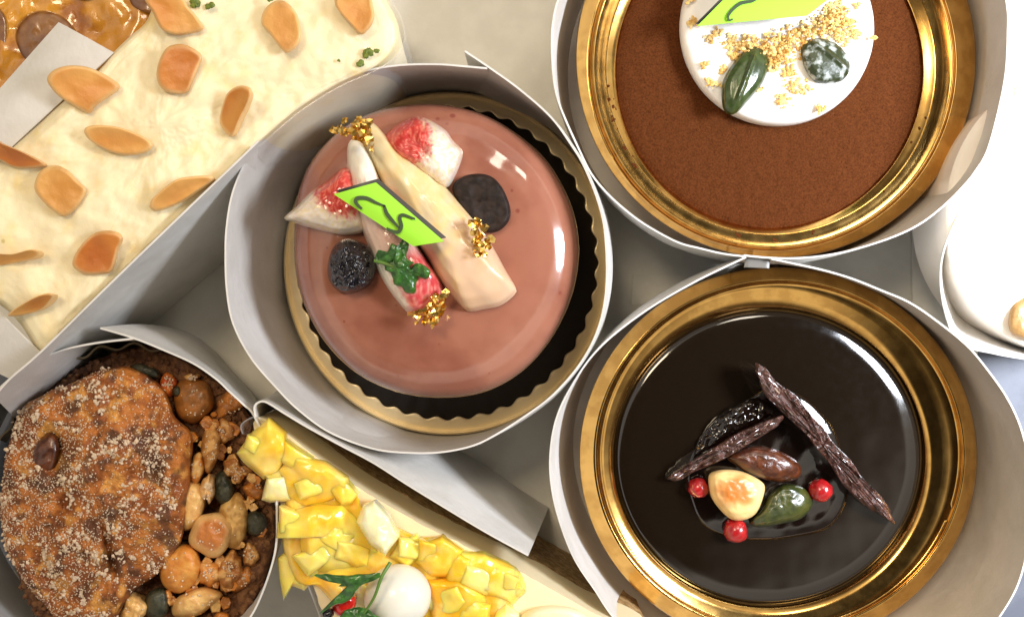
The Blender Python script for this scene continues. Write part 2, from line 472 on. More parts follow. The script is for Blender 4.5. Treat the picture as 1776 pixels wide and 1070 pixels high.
# cocoa cake collar
tr = [(1293, 445), (1254, 440), (1215, 431), (1175, 420), (1123, 392), (1087, 366), (1052, 334), (1024, 299), (1001, 252), (982, 210), (968, 174), (960, 135), (957, 73), (960, 34), (968, 0),
      (1000, -90), (1070, -200), (1180, -290), (1345, -330), (1500, -300), (1630, -220), (1715, -110), (1745, 0), (1748, 60), (1744, 130), (1730, 200), (1712, 263), (1692, 297), (1672, 322),
      (1638, 356), (1595, 389), (1544, 413), (1477, 434), (1426, 444), (1376, 448), (1333, 447), (1290, 443)]
collar(tr, 4.15, (1342, 97, 350, 350), 2.0, 'white paper collar around the cocoa dusted cake, blown out bright on its outer side')
# chocolate cake collar
br = [(1338, 449), (1376, 457), (1426, 468), (1477, 483), (1527, 503), (1578, 525), (1628, 559), (1679, 601), (1718, 648), (1748, 692), (1770, 740), (1784, 800), (1787, 880), (1776, 980),
      (1745, 1052), (1680, 1130), (1560, 1210), (1400, 1250), (1230, 1215), (1130, 1140), (1064, 1070), (1032, 1023), (997, 970), (973, 911), (958, 852), (954, 793), (964, 729), (991, 670),
      (1038, 605), (1114, 543), (1203, 490), (1294, 446)]
collar(br, 4.15, (1352, 794, 350, 332), 2.0, 'white paper collar around the dark chocolate glazed cake with a taped joint at its top')
o = blob('tape', [(1293, 447), (1336, 449), (1334, 466), (1290, 464)], 3.95, .02, M['tape'], under=.05, prof=FLAT, seg=32, rings=4, corner=True)
tag(o, 'small strip of tape joining the paper ends at the top of the chocolate cake collar', 'tape')
# nut tart collar
lb = [(231, 587), (160, 596), (106, 608), (53, 631), (0, 672), (-60, 740), (-100, 830), (-105, 930), (-70, 1030), (0, 1110), (110, 1165), (230, 1180), (340, 1150), (400, 1110),
      (434, 1070), (457, 1022), (477, 956), (480, 894), (474, 800), (441, 722), (423, 702), (397, 678), (376, 658), (337, 631), (284, 607), (231, 586), (174, 569)]
collar(lb, 4.5, (225, 850, 262, 262), 0.4, 'white paper collar with a sharp pointed end around the sugared nut tart', tail=lambda u: sm(.90, 1, u)*.75)
# right edge white cup
rc = [(1776, 622), (1720, 612), (1665, 597), (1645, 560), (1632, 500), (1636, 440), (1660, 380), (1692, 318), (1725, 255), (1752, 190), (1790, 130), (1880, 110), (2000, 150), (2080, 260), (2100, 400), (2060, 540), (1960, 620), (1860, 632)]
collar(rc, 3.6, (1850, 380, 195, 235), .3, 'bright overexposed white paper collar cut off by the right edge of the photo', closed=True)

# ------------------------------------------------------------------ centre: gold fluted plate and pink cake
NS = 44
pl = thing('cake_plate', 'gold plate with a black scalloped board under the pink fig cake', 'cake plate', P(777, 457, .05))
N_ = 440
sc_ = lambda k: (lambda t: 1+k*math.cos(NS*t))
R_ = [eray(777, 456, 200, 205, .12, N_), eray(777, 456, 262, 274, .10, N_), eray(777, 457, 279, 292, .62, N_), eray(777, 457, 285, 297, 1.02, N_), eray(777, 457, 284.5, 296.5, 1.10, N_),
      eray(777, 457, 282, 294, 1.17, N_), eray(777, 457, 279, 291, 1.10, N_), eray(777, 457, 276.5, 288.5, 1.07, N_), eray(777, 457, 274, 286, 1.11, N_, sc_(.002)),
      eray(776, 456, 270, 281, 1.135, N_, sc_(.004)), eray(776, 456, 265, 276, 1.17, N_, sc_(.008)), eray(776, 456, 261.5, 272.5, 1.2, N_, sc_(.011)), eray(776, 456, 259.5, 270.5, 1.19, N_, sc_(.012)), eray(776, 456, 258.5, 269.5, 1.15, N_, sc_(.012)), eray(776, 456, 250, 262, .80, N_, sc_(.012))]
V, Fc = rings_mesh(R_, True, P(777, 456, .12), P(776, 456, .8))
obj('fluted_rim', V, Fc, M['goldmatte'], pl)
R_ = [eray(776, 456, 245, 257, 1.0, N_, sc_(.012)), eray(776, 456, 259, 270, 1.05, N_, sc_(.012)), eray(776, 456, 259.5, 270.5, 1.13, N_, sc_(.012)), eray(776, 456, 258, 269, 1.16, N_, sc_(.012)),
      eray(776, 456, 150, 160, 1.14, N_)]
V, Fc = rings_mesh(R_, True, P(776, 456, 1.0), P(776, 456, 1.14))
obj('board', V, Fc, M['black'], pl, sharp=60)

ZP = 4.0
pinkpts = [(511, 400), (516, 340), (540, 280), (585, 230), (640, 198), (700, 184), (760, 182), (830, 196), (890, 228), (945, 275), (982, 335), (1000, 390), (1004, 450), (990, 520), (955, 590),
           (905, 645), (840, 680), (765, 690), (690, 680), (620, 648), (565, 595), (528, 530), (512, 465)]
prof = [(1, -.50), (.985, -.22), (.955, -.05), (.9, .09), (.82, .19), (.72, .25), (.6, .27), (.45, .25), (.25, .21), (0, .20)]
o = blob('mousse_cake', pinkpts, ZP, 1.0, M['pink'], under=2.8, under_s=.985, prof=prof, rings=40, seg=160, amp=.035, ns=.55, sharp=80)
tag(o, 'round glossy pink glazed mousse cake topped with fig wedges', 'cake')

# figs
flesh_red, flesh_white, rind = lin(196, 60, 56), lin(236, 222, 208), lin(232, 214, 170)
def figcol(fx, fy, fr, aspect=1, ang=0):
    def f(x, y, t):
        dx, dy = x-fx, y-fy
        ca, sa = math.cos(ang), math.sin(ang); u, v = dx*ca+dy*sa, (-dx*sa+dy*ca)*aspect
        d = math.hypot(u, v)/fr
        n = nz(x/10, y/10, 5, 1.6)
        st = nz(x/6, y/20, 1, 2.2)
        c = mixc(flesh_red, lin(228, 120, 104), sm(-.1, .5, st))
        return mixc(c, mixc(flesh_white, rind, sm(.2, .8, n+.3)), sm(.75, 1.15, d+n*.22))
    return f
c4 = lambda p: crop(380, 80, 2.9711, p)
o = blob('fig_wedge', c4([(335, 885), (400, 825), (480, 745), (560, 690), (640, 625), (690, 650), (720, 760), (760, 880), (755, 955), (640, 978), (480, 942), (380, 908)]), 4.1, .85, M['fig'],
         under=.3, rings=26, seg=90, amp=.07, ns=2.5, tilt=(.05, .12), col=figcol(592, 328, 58, 1.25, .6), corner=False)
tag(o, 'fig wedge with white rind pointing left over the pink cake edge', 'fig wedge', 'fig wedges on the pink cake')
o = blob('fig_wedge', [(664, 240), (680, 222), (700, 210), (720, 202), (740, 206), (772, 225), (787, 245), (803, 262), (801, 280), (791, 305), (776, 327), (744, 316), (700, 285), (670, 258)], 4.1, .95, M['fig'],
         under=.3, rings=26, seg=90, amp=.09, ns=2.5, col=figcol(694, 246, 54, .9, .9))
tag(o, 'fig wedge with bright red tip and pale rind, nearest the dull round berry', 'fig wedge', 'fig wedges on the pink cake')
fg = thing('fig_quarter', 'long pale peeled fig quarter lying across the pink cake under the lime card', 'fig quarter', P(740, 380, 4.0), 'fig wedges on the pink cake')
def c_skin(x, y, t):
    n = nz(x/30, y/30, 2, 1.3)
    u = (x-606+(y-240))/560
    return mixc(mixc(lin(228, 196, 140), lin(222, 204, 160), sm(-.3, .4, n)), lin(216, 178, 150), sm(.45, .8, u+n*.2)*.8)
blob('skin_side', [(622, 232), (634, 216), (648, 214), (676, 242), (710, 264), (750, 300), (804, 359), (830, 390), (858, 434), (876, 467), (895, 500), (891, 513), (868, 530), (840, 536), (813, 540), (798, 529),
                   (768, 493), (745, 455), (722, 420), (690, 370), (655, 305)], 4.35, .78, M['figskin'], fg, under=.5, rings=26, seg=110, amp=.05, ns=1.2, col=c_skin,
     prof=[(1, 0), (.96, .3), (.85, .58), (.65, .82), (.4, .97), (0, 1)])
def c_face(x, y, t):
    n = nz(x/9, y/9, 2, 1.5)
    v = (y-240)
    c = mixc(lin(248, 242, 226), lin(206, 82, 84), sm(60, 120, v+n*26)*sm(-60, -16, (x-604)-(v*.42)+n*16-26 if True else 0))
    c = mixc(c, lin(236, 200, 184), sm(120, 150, v)*(1-sm(185, 215, v))*.8)
    return mixc(c, mixc(lin(200, 66, 70), lin(226, 140, 128), sm(-.1, .4, n)), sm(185, 230, v)*sm(0, 14, (x-604)-max(0, (v-100))*.52+n*8))
blob('flesh_side', [(604, 250), (602, 290), (608, 330), (624, 390), (643, 438), (662, 484), (690, 525), (714, 548), (742, 548), (768, 522), (770, 496), (748, 460), (722, 420), (690, 370), (660, 310), (640, 262), (622, 238)],
     4.15, .95, M['fig'], fg, under=.3, rings=26, seg=110, amp=.05, ns=2.5, col=c_face)
# berries
o = blob('dried_berry', crop(700, 80, 2.9725, [(250, 740), (290, 680), (370, 657), (450, 670), (510, 730), (550, 830), (545, 900), (500, 950), (440, 965), (380, 935), (310, 860)]), 4.12, .42, M['berrymatte'],
         under=.1, rings=18, seg=70, amp=.04, ns=3, prof=FLAT)
tag(o, 'flat dull black berry half on the pink cake beside the long fig quarter', 'berry')
o = blob('glossy_berry', ell(610, 463, 43, 50, wob=.1, sd=2), 4.2, .75, M['berrygloss'], under=.25, rings=60, seg=180, amp=.17, ns=4.2, sharp=180)
tag(o, 'wrinkled glossy black berry with bright highlights on the left of the pink cake', 'berry')

# lime card with handwriting
def lime_card(corners, z, tilt, label, strokes, parent_at, back=(3, -7)):
    k = thing('price_card', label, 'card', P(*parent_at, z))
    zf = lambda x, y: tilt[0]*(x-corners[0][0])/100+tilt[1]*(y-corners[0][1])/100
    V = []; n = 10
    grid = []
    a, b, c, d = corners
    for r in range(n+1):
        v = r/n; row = []
        for i in range(n+1):
            u = i/n
            x = (a[0]*(1-u)+b[0]*u)*(1-v)+(d[0]*(1-u)+c[0]*u)*v; y = (a[1]*(1-u)+b[1]*u)*(1-v)+(d[1]*(1-u)+c[1]*u)*v
            row.append(P(x, y, z+zf(x, y)+.05*math.sin(math.pi*u)))
        grid.append(row)
    V, Fc = sheet(grid, .03); obj('face', V, Fc, M['label'], k)
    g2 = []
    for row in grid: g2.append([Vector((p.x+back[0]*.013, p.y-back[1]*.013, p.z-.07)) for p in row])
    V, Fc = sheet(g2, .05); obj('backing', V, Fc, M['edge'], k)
    for s in strokes:
        pts = smooth_loop(s, 40, closed=False)
        L = [P(x, y, z+zf(x, y)+.085) for x, y in pts]
        rows = [[], []]
        for i, p in enumerate(L):
            dd = (L[min(i+1, len(L)-1)]-L[max(i-1, 0)]); dd.z = 0; dd.normalize(); nn = Vector((-dd.y, dd.x, 0))
            w = .034*(.65+.6*math.sin(math.pi*min(1, (i+4)/len(L))))
            rows[0].append(p+nn*w); rows[1].append(p-nn*w)
        V, Fc = sheet(rows, .012); obj('handwriting', V, Fc, M['ink'], k)
    return k
lime_card([(579, 337), (652, 317), (770, 419), (717, 427)], 5.55, (0, 0), 'lime green parallelogram card with dark handwriting resting on the fig of the pink cake',
          [c4([(735, 840), (705, 808), (712, 785), (760, 785), (810, 808), (855, 825)]), c4([(850, 822), (868, 870), (928, 938)]),
           c4([(862, 940), (895, 955), (922, 958), (938, 930), (930, 885), (945, 870), (975, 878), (1010, 892)])], (675, 370))

# herb
def leafcol(): return None
def herb(name, label, cat, lobes, stems, at, group=None):
    h = thing(name, label, cat, at, group)
    for pts, z, th, tl in lobes:
        blob('leaf', pts, z, th, M['leaf'], h, under=.03, rings=8, seg=70, amp=.10, ns=3.5, tilt=tl, under_s=.96, outamp=.12)
    for path, r in stems:
        V, Fc = tube_geo([P(*q) for q in smooth_loop(path, 24, closed=False)], lambda u: r*(1.2-.5*u)); obj('stem', V, Fc, M['leaf_light'], h)
    return h
c6 = lambda p: crop(480, 400, 2.675, p)
herb('herb_sprig', 'small curly green herb sprig below the lime card on the pink cake', 'herb', [
    (c6([(455, 130), (470, 90), (510, 100), (530, 60), (560, 70), (590, 35), (612, 60), (600, 110), (560, 130), (520, 160), (490, 150), (465, 158)]), 5.2, .12, (.1, .2)),
    (c6([(500, 150), (540, 120), (590, 130), (620, 165), (680, 170), (705, 200), (660, 225), (640, 290), (600, 285), (575, 255), (540, 250), (535, 200), (505, 185)]), 5.05, .15, (-.15, .1)),
    (c6([(540, 120), (560, 85), (600, 80), (605, 130), (640, 150), (600, 170), (560, 170)]), 5.3, .12, (.2, -.1)),
    (c6([(640, 150), (690, 165), (712, 195), (690, 225), (650, 210), (620, 190)]), 5.15, .1, (.2, .3))],
    [([(650, 452, 5.1), (680, 462, 5.2), (700, 480, 5.1), (712, 508, 5.0)], .04)], P(695, 455, 5.0))

# gold leaf scraps
def gold_scrap(pts, z, label, n=34, up=.25, big=.16):
    """crumpled foil: a heap of little bent flakes in one mesh"""
    V, Fc = [], []
    xs = [p[0] for p in pts]; ys = [p[1] for p in pts]
    def inside(x, y):
        c = False
        for i in range(len(pts)):
            x0, y0 = pts[i]; x1, y1 = pts[i-1]
            if (y0 > y) != (y1 > y) and x < (x1-x0)*(y-y0)/(y1-y0)+x0: c = not c
        return c
    k = 0
    while k < n:
        x, y = random.uniform(min(xs), max(xs)), random.uniform(min(ys), max(ys))
        if not inside(x, y): continue
        k += 1
        p = P(x, y, z+random.uniform(0, up)); m = 6
        a0 = random.random()*6.28; r = big*random.uniform(.5, 1.2)
        nv = Vector((random.uniform(-.8, .8), random.uniform(-.8, .8), 1)).normalized(); u = nv.orthogonal().normalized(); v = nv.cross(u)
        b = len(V); V.append(p+nv*random.uniform(-.03, .05)); V.append(p+nv*-.04)
        for i in range(m):
            a = a0+6.283*i/m; rr = r*random.uniform(.5, 1.1)
            V.append(p+u*math.cos(a)*rr+v*math.sin(a)*rr+nv*random.uniform(-.05, .05))
        for i in range(m):
            Fc.append((b, b+2+i, b+2+(i+1) % m)); Fc.append((b+1, b+2+(i+1) % m, b+2+i))
    o = obj('gold_leaf', V, Fc, M['leafgold'], flat=True)
    return tag(o, label, 'gold leaf', 'scraps of gold leaf on the pink cake')
gold_scrap(c4([(590, 430), (660, 440), (690, 385), (780, 385), (770, 440), (790, 500), (830, 560), (790, 545), (730, 495), (680, 470), (620, 460)]), 5.3, 'scrap of gold leaf on the upper tip of the long fig quarter', 46, big=.12)
gold_scrap(c4([(570, 425), (600, 428), (650, 370), (655, 395), (640, 440), (600, 440)]), 5.45, 'tiny gold leaf flake sticking out past the upper tip of the fig quarter', 8, big=.09)
gold_scrap(c5([(350, 885), (390, 885), (430, 925), (405, 960), (470, 1000), (450, 1040), (400, 1095), (360, 1080)]), 5.1, 'crumpled gold leaf on the lower skin of the long fig quarter', 42, big=.11)
gold_scrap(c6([(625, 385), (700, 340), (745, 290), (780, 290), (775, 370), (740, 400), (740, 440), (700, 450), (650, 425)]), 4.75, 'crumpled gold leaf at the red lower end of the fig quarter', 46, big=.12)

# ------------------------------------------------------------------ cocoa cake
def gold_cup(rs, label, at):
    g = thing('gold_cup', label, 'gold cup', at, 'gold foil cups')
    rr = [eray(*q, 200) for q in rs]
    V, Fc = rings_mesh(rr, True, None, None)
    obj('cup_wall', V, Fc, M['gold'], g, sharp=80)
    return g
gold_cup([(1344, 100, 300, 300, 0.05), (1345, 101, 330, 330, 1.6), (1346, 101, 346, 346, 2.5), (1346, 101, 347, 347, 2.6), (1345, 102, 344, 344, 2.66), (1344, 104, 339, 339, 2.70), (1343, 106, 334, 334, 2.74), (1341, 108, 329, 330, 2.79), (1340, 110, 325, 327, 2.84), (1339, 112, 322, 324, 2.86), (1339, 112, 320, 323, 2.88), (1339, 112, 317.5, 321, 2.85), (1340, 112, 315, 319, 2.72), (1340, 112, 313, 317, 2.63), (1340, 113, 309, 313, 2.605), (1339, 115, 297, 300, 2.6), (1337, 118, 287, 289, 2.598), (1337, 118, 285, 287.5, 2.592), (1337, 118.5, 284, 286.5, 2.584), (1336, 120, 276, 281, 2.53), (1335, 122, 268, 276, 2.475), (1334.5, 122.5, 267, 275, 2.465), (1334, 123, 265.5, 272, 2.38), (1334, 124, 262, 269, 2.2)],
         'shiny gold foil cup holding the cocoa dusted cake', P(1344, 100, .05))
cpts = ell(1334, 124, 268, 278, n=60)
cpts = [(1334+(x-1334)*(1+.006*math.sin(i*2.3)), 124+(y-124)*(1+.006*math.sin(i*3.1))) for i, (x, y) in enumerate(cpts)]
o = blob('cocoa_cake', cpts, 2.32, .16, M['cocoa'], under=1.6, under_s=.9, prof=[(1, 0), (.985, .3), (.95, .7), (.9, .9), (.8, 1), (0, 1.1)], rings=60, seg=300, amp=.02, ns=5, outamp=.012, sharp=180)
tag(o, 'round dessert thickly dusted with brown cocoa powder', 'cake')
cv, cf_, _ = blob_geo(cpts, 2.32, .16, under=1.6, rings=30, seg=120, prof=[(1, 0), (.985, .3), (.95, .7), (.9, .9), (.8, 1), (0, 1.1)])
V2, F2 = scatter(cv, cf_, 700, .016, lambda p: p.z > 2.38 and nz(p.x, p.y, 0, .8) > -.25, lift=.1, squash=(1, 1, .5))
s_ = obj('cocoa_clumps', V2, F2, M['cocoa'], o, flat=True); s_['kind'] = 'stuff'
# crumbs of cocoa fallen on the gold
cr_ = []
V, Fc = [], []
for a in [random.choice([random.uniform(185, 215), random.uniform(255, 345)]) for _ in range(80)]:
    r = random.choice([1.0, 1.01, 1.02, 1.03, 1.035])
    for q in range(random.choice([1, 1, 3])):
        x, y = 1334+272*r*math.cos(math.radians(a))+random.uniform(-3, 3), 124-281*r*math.sin(math.radians(a))+random.uniform(-3, 3)
        lump(V, Fc, P(x, y, 2.42+(r-1)*5), random.uniform(.015, .055), 1, (1, 1, .5))
o = obj('cocoa_specks', V, Fc, M['cocoa']); tag(o, 'cocoa powder specks fallen on the inner ring of the gold cup', 'cocoa specks'); o['kind'] = 'stuff'
crm = blob('cream_disc', ell(1347, 50, 169, 170, n=40), 2.48, .55, M['whip'], under=.15, under_s=.98, rings=26, seg=140, amp=.05, ns=1.5,
           prof=[(1, 0), (.985, .45), (.95, .75), (.88, .92), (.7, 1), (0, 1.0)])
tag(crm, 'smooth white cream disc on the middle of the cocoa dusted cake', 'cream disc')
c1 = lambda p: crop(940, 0, 3.567, p); c2 = lambda p: crop(1300, 0, 3.567, p)
def seed(pts, z, th, m, label, group, ridge=True, parent=None, name='pumpkin_seed', cat='pumpkin seed', axis=None):
    prof_ = [(1, 0), (.95, .35), (.85, .6), (.6, .85), (.3, .97), (0, 1.0)]
    V, Fc, _ = blob_geo(pts, z, th, under=.12, rings=24, seg=80, prof=prof_)
    if axis:
        (x0, y0), (x1, y1) = axis; A, B = P(x0, y0, z), P(x1, y1, z); d = B-A; d.z = 0; L = d.length; d.normalize(); nn = Vector((-d.y, d.x, 0))
        for v in V:
            s_ = (v-A).dot(d)/L; t_ = (v-A).dot(nn)
            if v.z > z: v.z += .07*math.exp(-(t_/.055)**2)*sm(-.02, .15, s_)*(1-sm(.85, 1.05, s_))
    o = obj(name, V, Fc, m, parent)
    if parent is None: tag(o, label, cat, group)
    return o
seed(c1([(1110, 570), (1128, 480), (1200, 370), (1270, 305), (1335, 293), (1385, 325), (1405, 400), (1370, 510), (1300, 600), (1210, 695), (1155, 710), (1120, 670)]), 3.05, .3, M['seedgreen'],
     'dark green pumpkin seed with a pale ridge on the white cream disc', 'pumpkin seeds on the cream disc', axis=(c1([(1170, 690)])[0], c1([(1310, 320)])[0]))
seed(c2([(318, 300), (370, 245), (440, 238), (530, 268), (600, 335), (622, 410), (610, 462), (560, 508), (460, 520), (390, 495), (335, 410)]), 3.05, .3, M['seeddust'],
     'pumpkin seed dusted with white powder on the white cream disc', 'pumpkin seeds on the cream disc', axis=(c2([(350, 270)])[0], c2([(610, 470)])[0]))
lime_card([(1209, 46), (1285, -30), (1480, -34), (1400, 28)], 3.75, (0, 0), 'lime green card with one dark stroke standing on the cream disc at the top edge', [c1([(1330, -10), (1300, 8), (1230, 22), (1180, 60), (1152, 100), (1158, 128), (1180, 120)])], (1310, 20), back=(-3, -5))
# extra corner of the card lower edge
V, Fc = [], []
cl = [(1203, 38, 10, 14), (1232, 70, 8, 12), (1245, 58, 9, 10), (1270, 75, 14, 26), (1300, 78, 16, 40), (1335, 85, 26, 90), (1370, 75, 24, 80), (1350, 105, 20, 50), (1400, 60, 20, 45), (1430, 45, 22, 60), (1450, 30, 20, 60),
      (1460, 62, 16, 25), (1478, 45, 14, 20), (1445, 12, 14, 26), (1275, 98, 9, 20), (1256, 120, 8, 10), (1222, 112, 7, 9), (1232, 143, 8, 12), (1243, 146, 5, 6), (1370, 125, 12, 24), (1380, 148, 12, 20), (1358, 172, 12, 28), (1398, 155, 9, 8),
      (1420, 188, 8, 12), (1486, 58, 6, 8), (1515, 66, 4, 4), (1338, 118, 8, 8), (1487, 8, 6, 7), (1265, 25, 8, 5), (1194, -5, 10, 18), (1318, 155, 5, 3)]
for x, y, s_, n in cl:
    for _ in range(int(n*1.9)):
        q = P(x+random.gauss(0, s_*.6), y+random.gauss(0, s_*.5), 3.05)
        hh = max(0, random.gauss(.0, .12)) if n > 30 else 0
        lump(V, Fc, (q.x, q.y, q.z+abs(hh)), random.uniform(.018, .055), 1, (1, 1, .8), .8)
o = obj('biscuit_crumbs', V, Fc, M['crumb'], flat=True); tag(o, 'golden biscuit crumbs scattered over the white cream disc', 'crumbs'); o['kind'] = 'stuff'

# ------------------------------------------------------------------ chocolate cake
gold_cup([(1350, 792, 300, 285, 0.05), (1350, 792, 330, 315, 1.6), (1350, 792, 344, 328, 2.5), (1350, 792, 345, 329, 2.6), (1350, 792, 342, 326, 2.66), (1351, 791, 337, 321, 2.70), (1351, 791, 332, 316, 2.74), (1352, 791, 328, 312, 2.79), (1352, 790, 324, 308.5, 2.84), (1352, 790, 320, 305, 2.86), (1352, 790, 318, 303, 2.84), (1352, 790, 315.5, 301, 2.72), (1352, 790, 313, 299.5, 2.63), (1350, 790, 309, 297.5, 2.605), (1345, 791, 302, 295, 2.6), (1341, 792, 295, 292, 2.595), (1340, 792, 292.5, 290, 2.585), (1337, 793, 283, 276, 2.53), (1334, 793, 272, 262, 2.475), (1334, 793, 269, 259, 2.38), (1334, 793, 264, 252, 2.2)],
         'shiny gold foil cup holding the dark chocolate cake', P(1352, 792, .05))
cc = ell(1334, 794, 269, 258, n=60)
o = blob('chocolate_cake', cc, 2.32, .14, M['choc'], under=1.6, under_s=.9, prof=[(1, 0), (.985, .35), (.96, .7), (.9, 1), (.6, 1.0), (.35, .9), (0, .9)], rings=40, seg=200, amp=.008, ns=.6, sharp=180)
tag(o, 'round dessert under a black mirror chocolate glaze', 'cake')
c9 = lambda p: crop(1140, 600, 2.972, p)
o = blob('glaze_pool', c9([(150, 640), (200, 500), (330, 350), (480, 260), (600, 200), (760, 260), (900, 400), (960, 560), (990, 760), (900, 930), (700, 990), (450, 1000), (250, 940), (170, 800)]), 2.42, .18, M['choc_puddle'],
         under=.1, under_s=.98, rings=40, seg=140, amp=.06, ns=.8, prof=[(1, 0), (.96, .4), (.85, .7), (.6, .9), (0, 1)], sharp=180)
tag(o, 'glossy black glaze pool under the nuts and berries on the chocolate cake', 'glaze')
o = blob('chocolate_curl', c9([(190, 545), (225, 460), (330, 350), (480, 270), (570, 285), (600, 350), (430, 440), (220, 560)]), 2.45, .3, M['choc_puddle'], under=.1, rings=24, seg=90, amp=.14, ns=3, sharp=180)
tag(o, 'wrinkled wet chocolate lump behind the left chocolate shard', 'chocolate')
def ridge_shard(pts, z0, z1, axis, label):
    (x0, y0), (x1, y1) = axis
    def zf(x, y):
        u = ((x-x0)*(x1-x0)+(y-y0)*(y1-y0))/((x1-x0)**2+(y1-y0)**2); return z0+(z1-z0)*u
    o = blob('chocolate_shard', pts, 0, .22, M['shard'], zf=zf, under=.16, under_s=.97, rings=16, seg=220, amp=.12, ns=5.0, prof=FLAT, outamp=.05, sharp=30)
    return tag(o, label, 'chocolate shard', 'chocolate shards')
ridge_shard(c9([(503, 108), (545, 98), (600, 170), (665, 215), (715, 252), (745, 290), (800, 360), (860, 425), (920, 510), (1000, 590), (1060, 680), (1160, 780), (1200, 850), (1218, 890), (1208, 912), (1150, 870), (1060, 815), (985, 745), (940, 690), (900, 625),
                (830, 540), (760, 450), (690, 385), (600, 300), (545, 240), (515, 160)]), 3.1, 2.6, (c9([(520, 110)])[0], c9([(1215, 900)])[0]), 'long thick brown chocolate shard leaning down to the right with sugar glints')
ridge_shard(c9([(50, 682), (150, 610), (250, 550), (350, 485), (450, 430), (600, 370), (645, 358), (622, 410), (480, 500), (350, 580), (200, 645), (110, 692)]), 2.55, 3.1, (c9([(50, 685)])[0], c9([(640, 360)])[0]), 'thin dark chocolate shard leaning down to the left behind the almond')
o = blob('whole_almond', c9([(355, 570), (420, 535), (500, 515), (600, 530), (690, 570), (742, 622), (735, 672), (680, 697), (600, 700), (480, 662), (400, 612)]), 2.6, .45, M['almondskin'], under=.3, rings=20, seg=80, amp=.03, ns=3)
tag(o, 'whole brown skinned almond on the chocolate cake above the hazelnut', 'almond')
def hz(cx, cy, r):
    return lambda x, y, t: mixc(lin(196, 118, 50), lin(240, 206, 140), sm(.35, .95, math.hypot(x-cx, (y-cy)*1.15)/r+.22*nz(x/24, y/24, 1, 1.2, 1)))
o = blob('hazelnut', c9([(265, 665), (310, 640), (380, 636), (450, 650), (520, 685), (554, 722), (542, 790), (510, 860), (460, 892), (400, 898), (350, 870), (290, 800), (268, 740)]), 2.75, .5, M['hazel'], under=.35, rings=22, seg=80, amp=.05, ns=2.6,
         col=hz(1275, 852, 46))
tag(o, 'roasted cream coloured hazelnut with a toasted middle on the chocolate cake', 'hazelnut')
o = blob('pistachio_nut', c9([(475, 912), (540, 840), (580, 765), (650, 712), (740, 722), (792, 770), (800, 822), (740, 890), (640, 915), (530, 934)]), 2.55, .42, M['olive'], under=.2, rings=20, seg=80, amp=.04, ns=3)
tag(o, 'dark olive green pistachio beside the hazelnut on the chocolate cake', 'pistachio')
def ball(name, cx, cy, r_px, z, m, label, cat, group=None, parent=None, sq=1., wob=.05, sub=4, ry=None):
    c = P(cx, cy, z); k = (H-z)/F; v, f = ICO[sub]; sd = random.random()*50
    V = [Vector((c.x+q.x*r_px*k*(1+wob*noise.noise(q*2+Vector((sd, 0, 0)))), c.y+q.y*(ry or r_px)*k*(1+wob*noise.noise(q*2+Vector((sd, 0, 0)))), c.z+q.z*r_px*k*sq)) for q in v]
    o = obj(name, V, f, m, parent, sharp=180)
    if parent is None: tag(o, label, cat, group)
    return o
for (x, y, r, lab) in [(1211, 845.6, 17.5, 'pink peppercorn at the tip of the left shard, left of the hazelnut'), (1423, 850, 20, 'pink peppercorn alone under the long right shard'), (1275.6, 920, 20.5, 'bright red peppercorn touching the lower side of the hazelnut')]:
    ball('pink_peppercorn', x, y, r, 2.62, M['pepper'], lab, 'peppercorn', 'pink peppercorns on the chocolate cake', wob=.12)

# ------------------------------------------------------------------ cream slab cake, top left
ZC = 4.55
cream_pts = [(305, -78), (266, 10), (252, 40), (228, 62), (195, 93), (165, 128), (105, 180), (60, 222), (25, 252), (-30, 300), (-120, 400), (-60, 500), (0, 530), (35, 562), (72, 612), (100, 588), (160, 530), (240, 452), (320, 376),
             (400, 300), (450, 250), (520, 190), (590, 146), (650, 118), (684, 90), (694, 60), (686, 30), (668, 0), (640, -60), (450, -80)]
o = blob('cream_cake', cream_pts, ZC, .25, M['cream'], under=4.4, under_s=.97, rings=90, seg=340, amp=.17, ns=.62, outamp=.006, sharp=180, oct=5,
         prof=[(1, -.5), (.99, -.1), (.975, .35), (.94, .6), (.85, .8), (0, 1)])
tag(o, 'large slab cake spread with pale yellow vanilla cream and dotted with almond slices', 'cake')
tan_, brn, pale = lin(218, 162, 88), lin(198, 124, 52), lin(240, 208, 150)
k1 = lambda p: crop(0, 0, 3.058, p); k2 = lambda p: crop(0, 280, 2.816, p); k8 = lambda p: crop(420, 0, 3.171, p)
def al_col(c0, c1_):
    return lambda x, y, t: mixc(mixc(c0, c1_, sm(-.5, .5, nz(x/60, y/60, 4, 1.0, 1))*.7+.3*sm(.9, .2, t)), pale, sm(.80, .97, t)*.6)
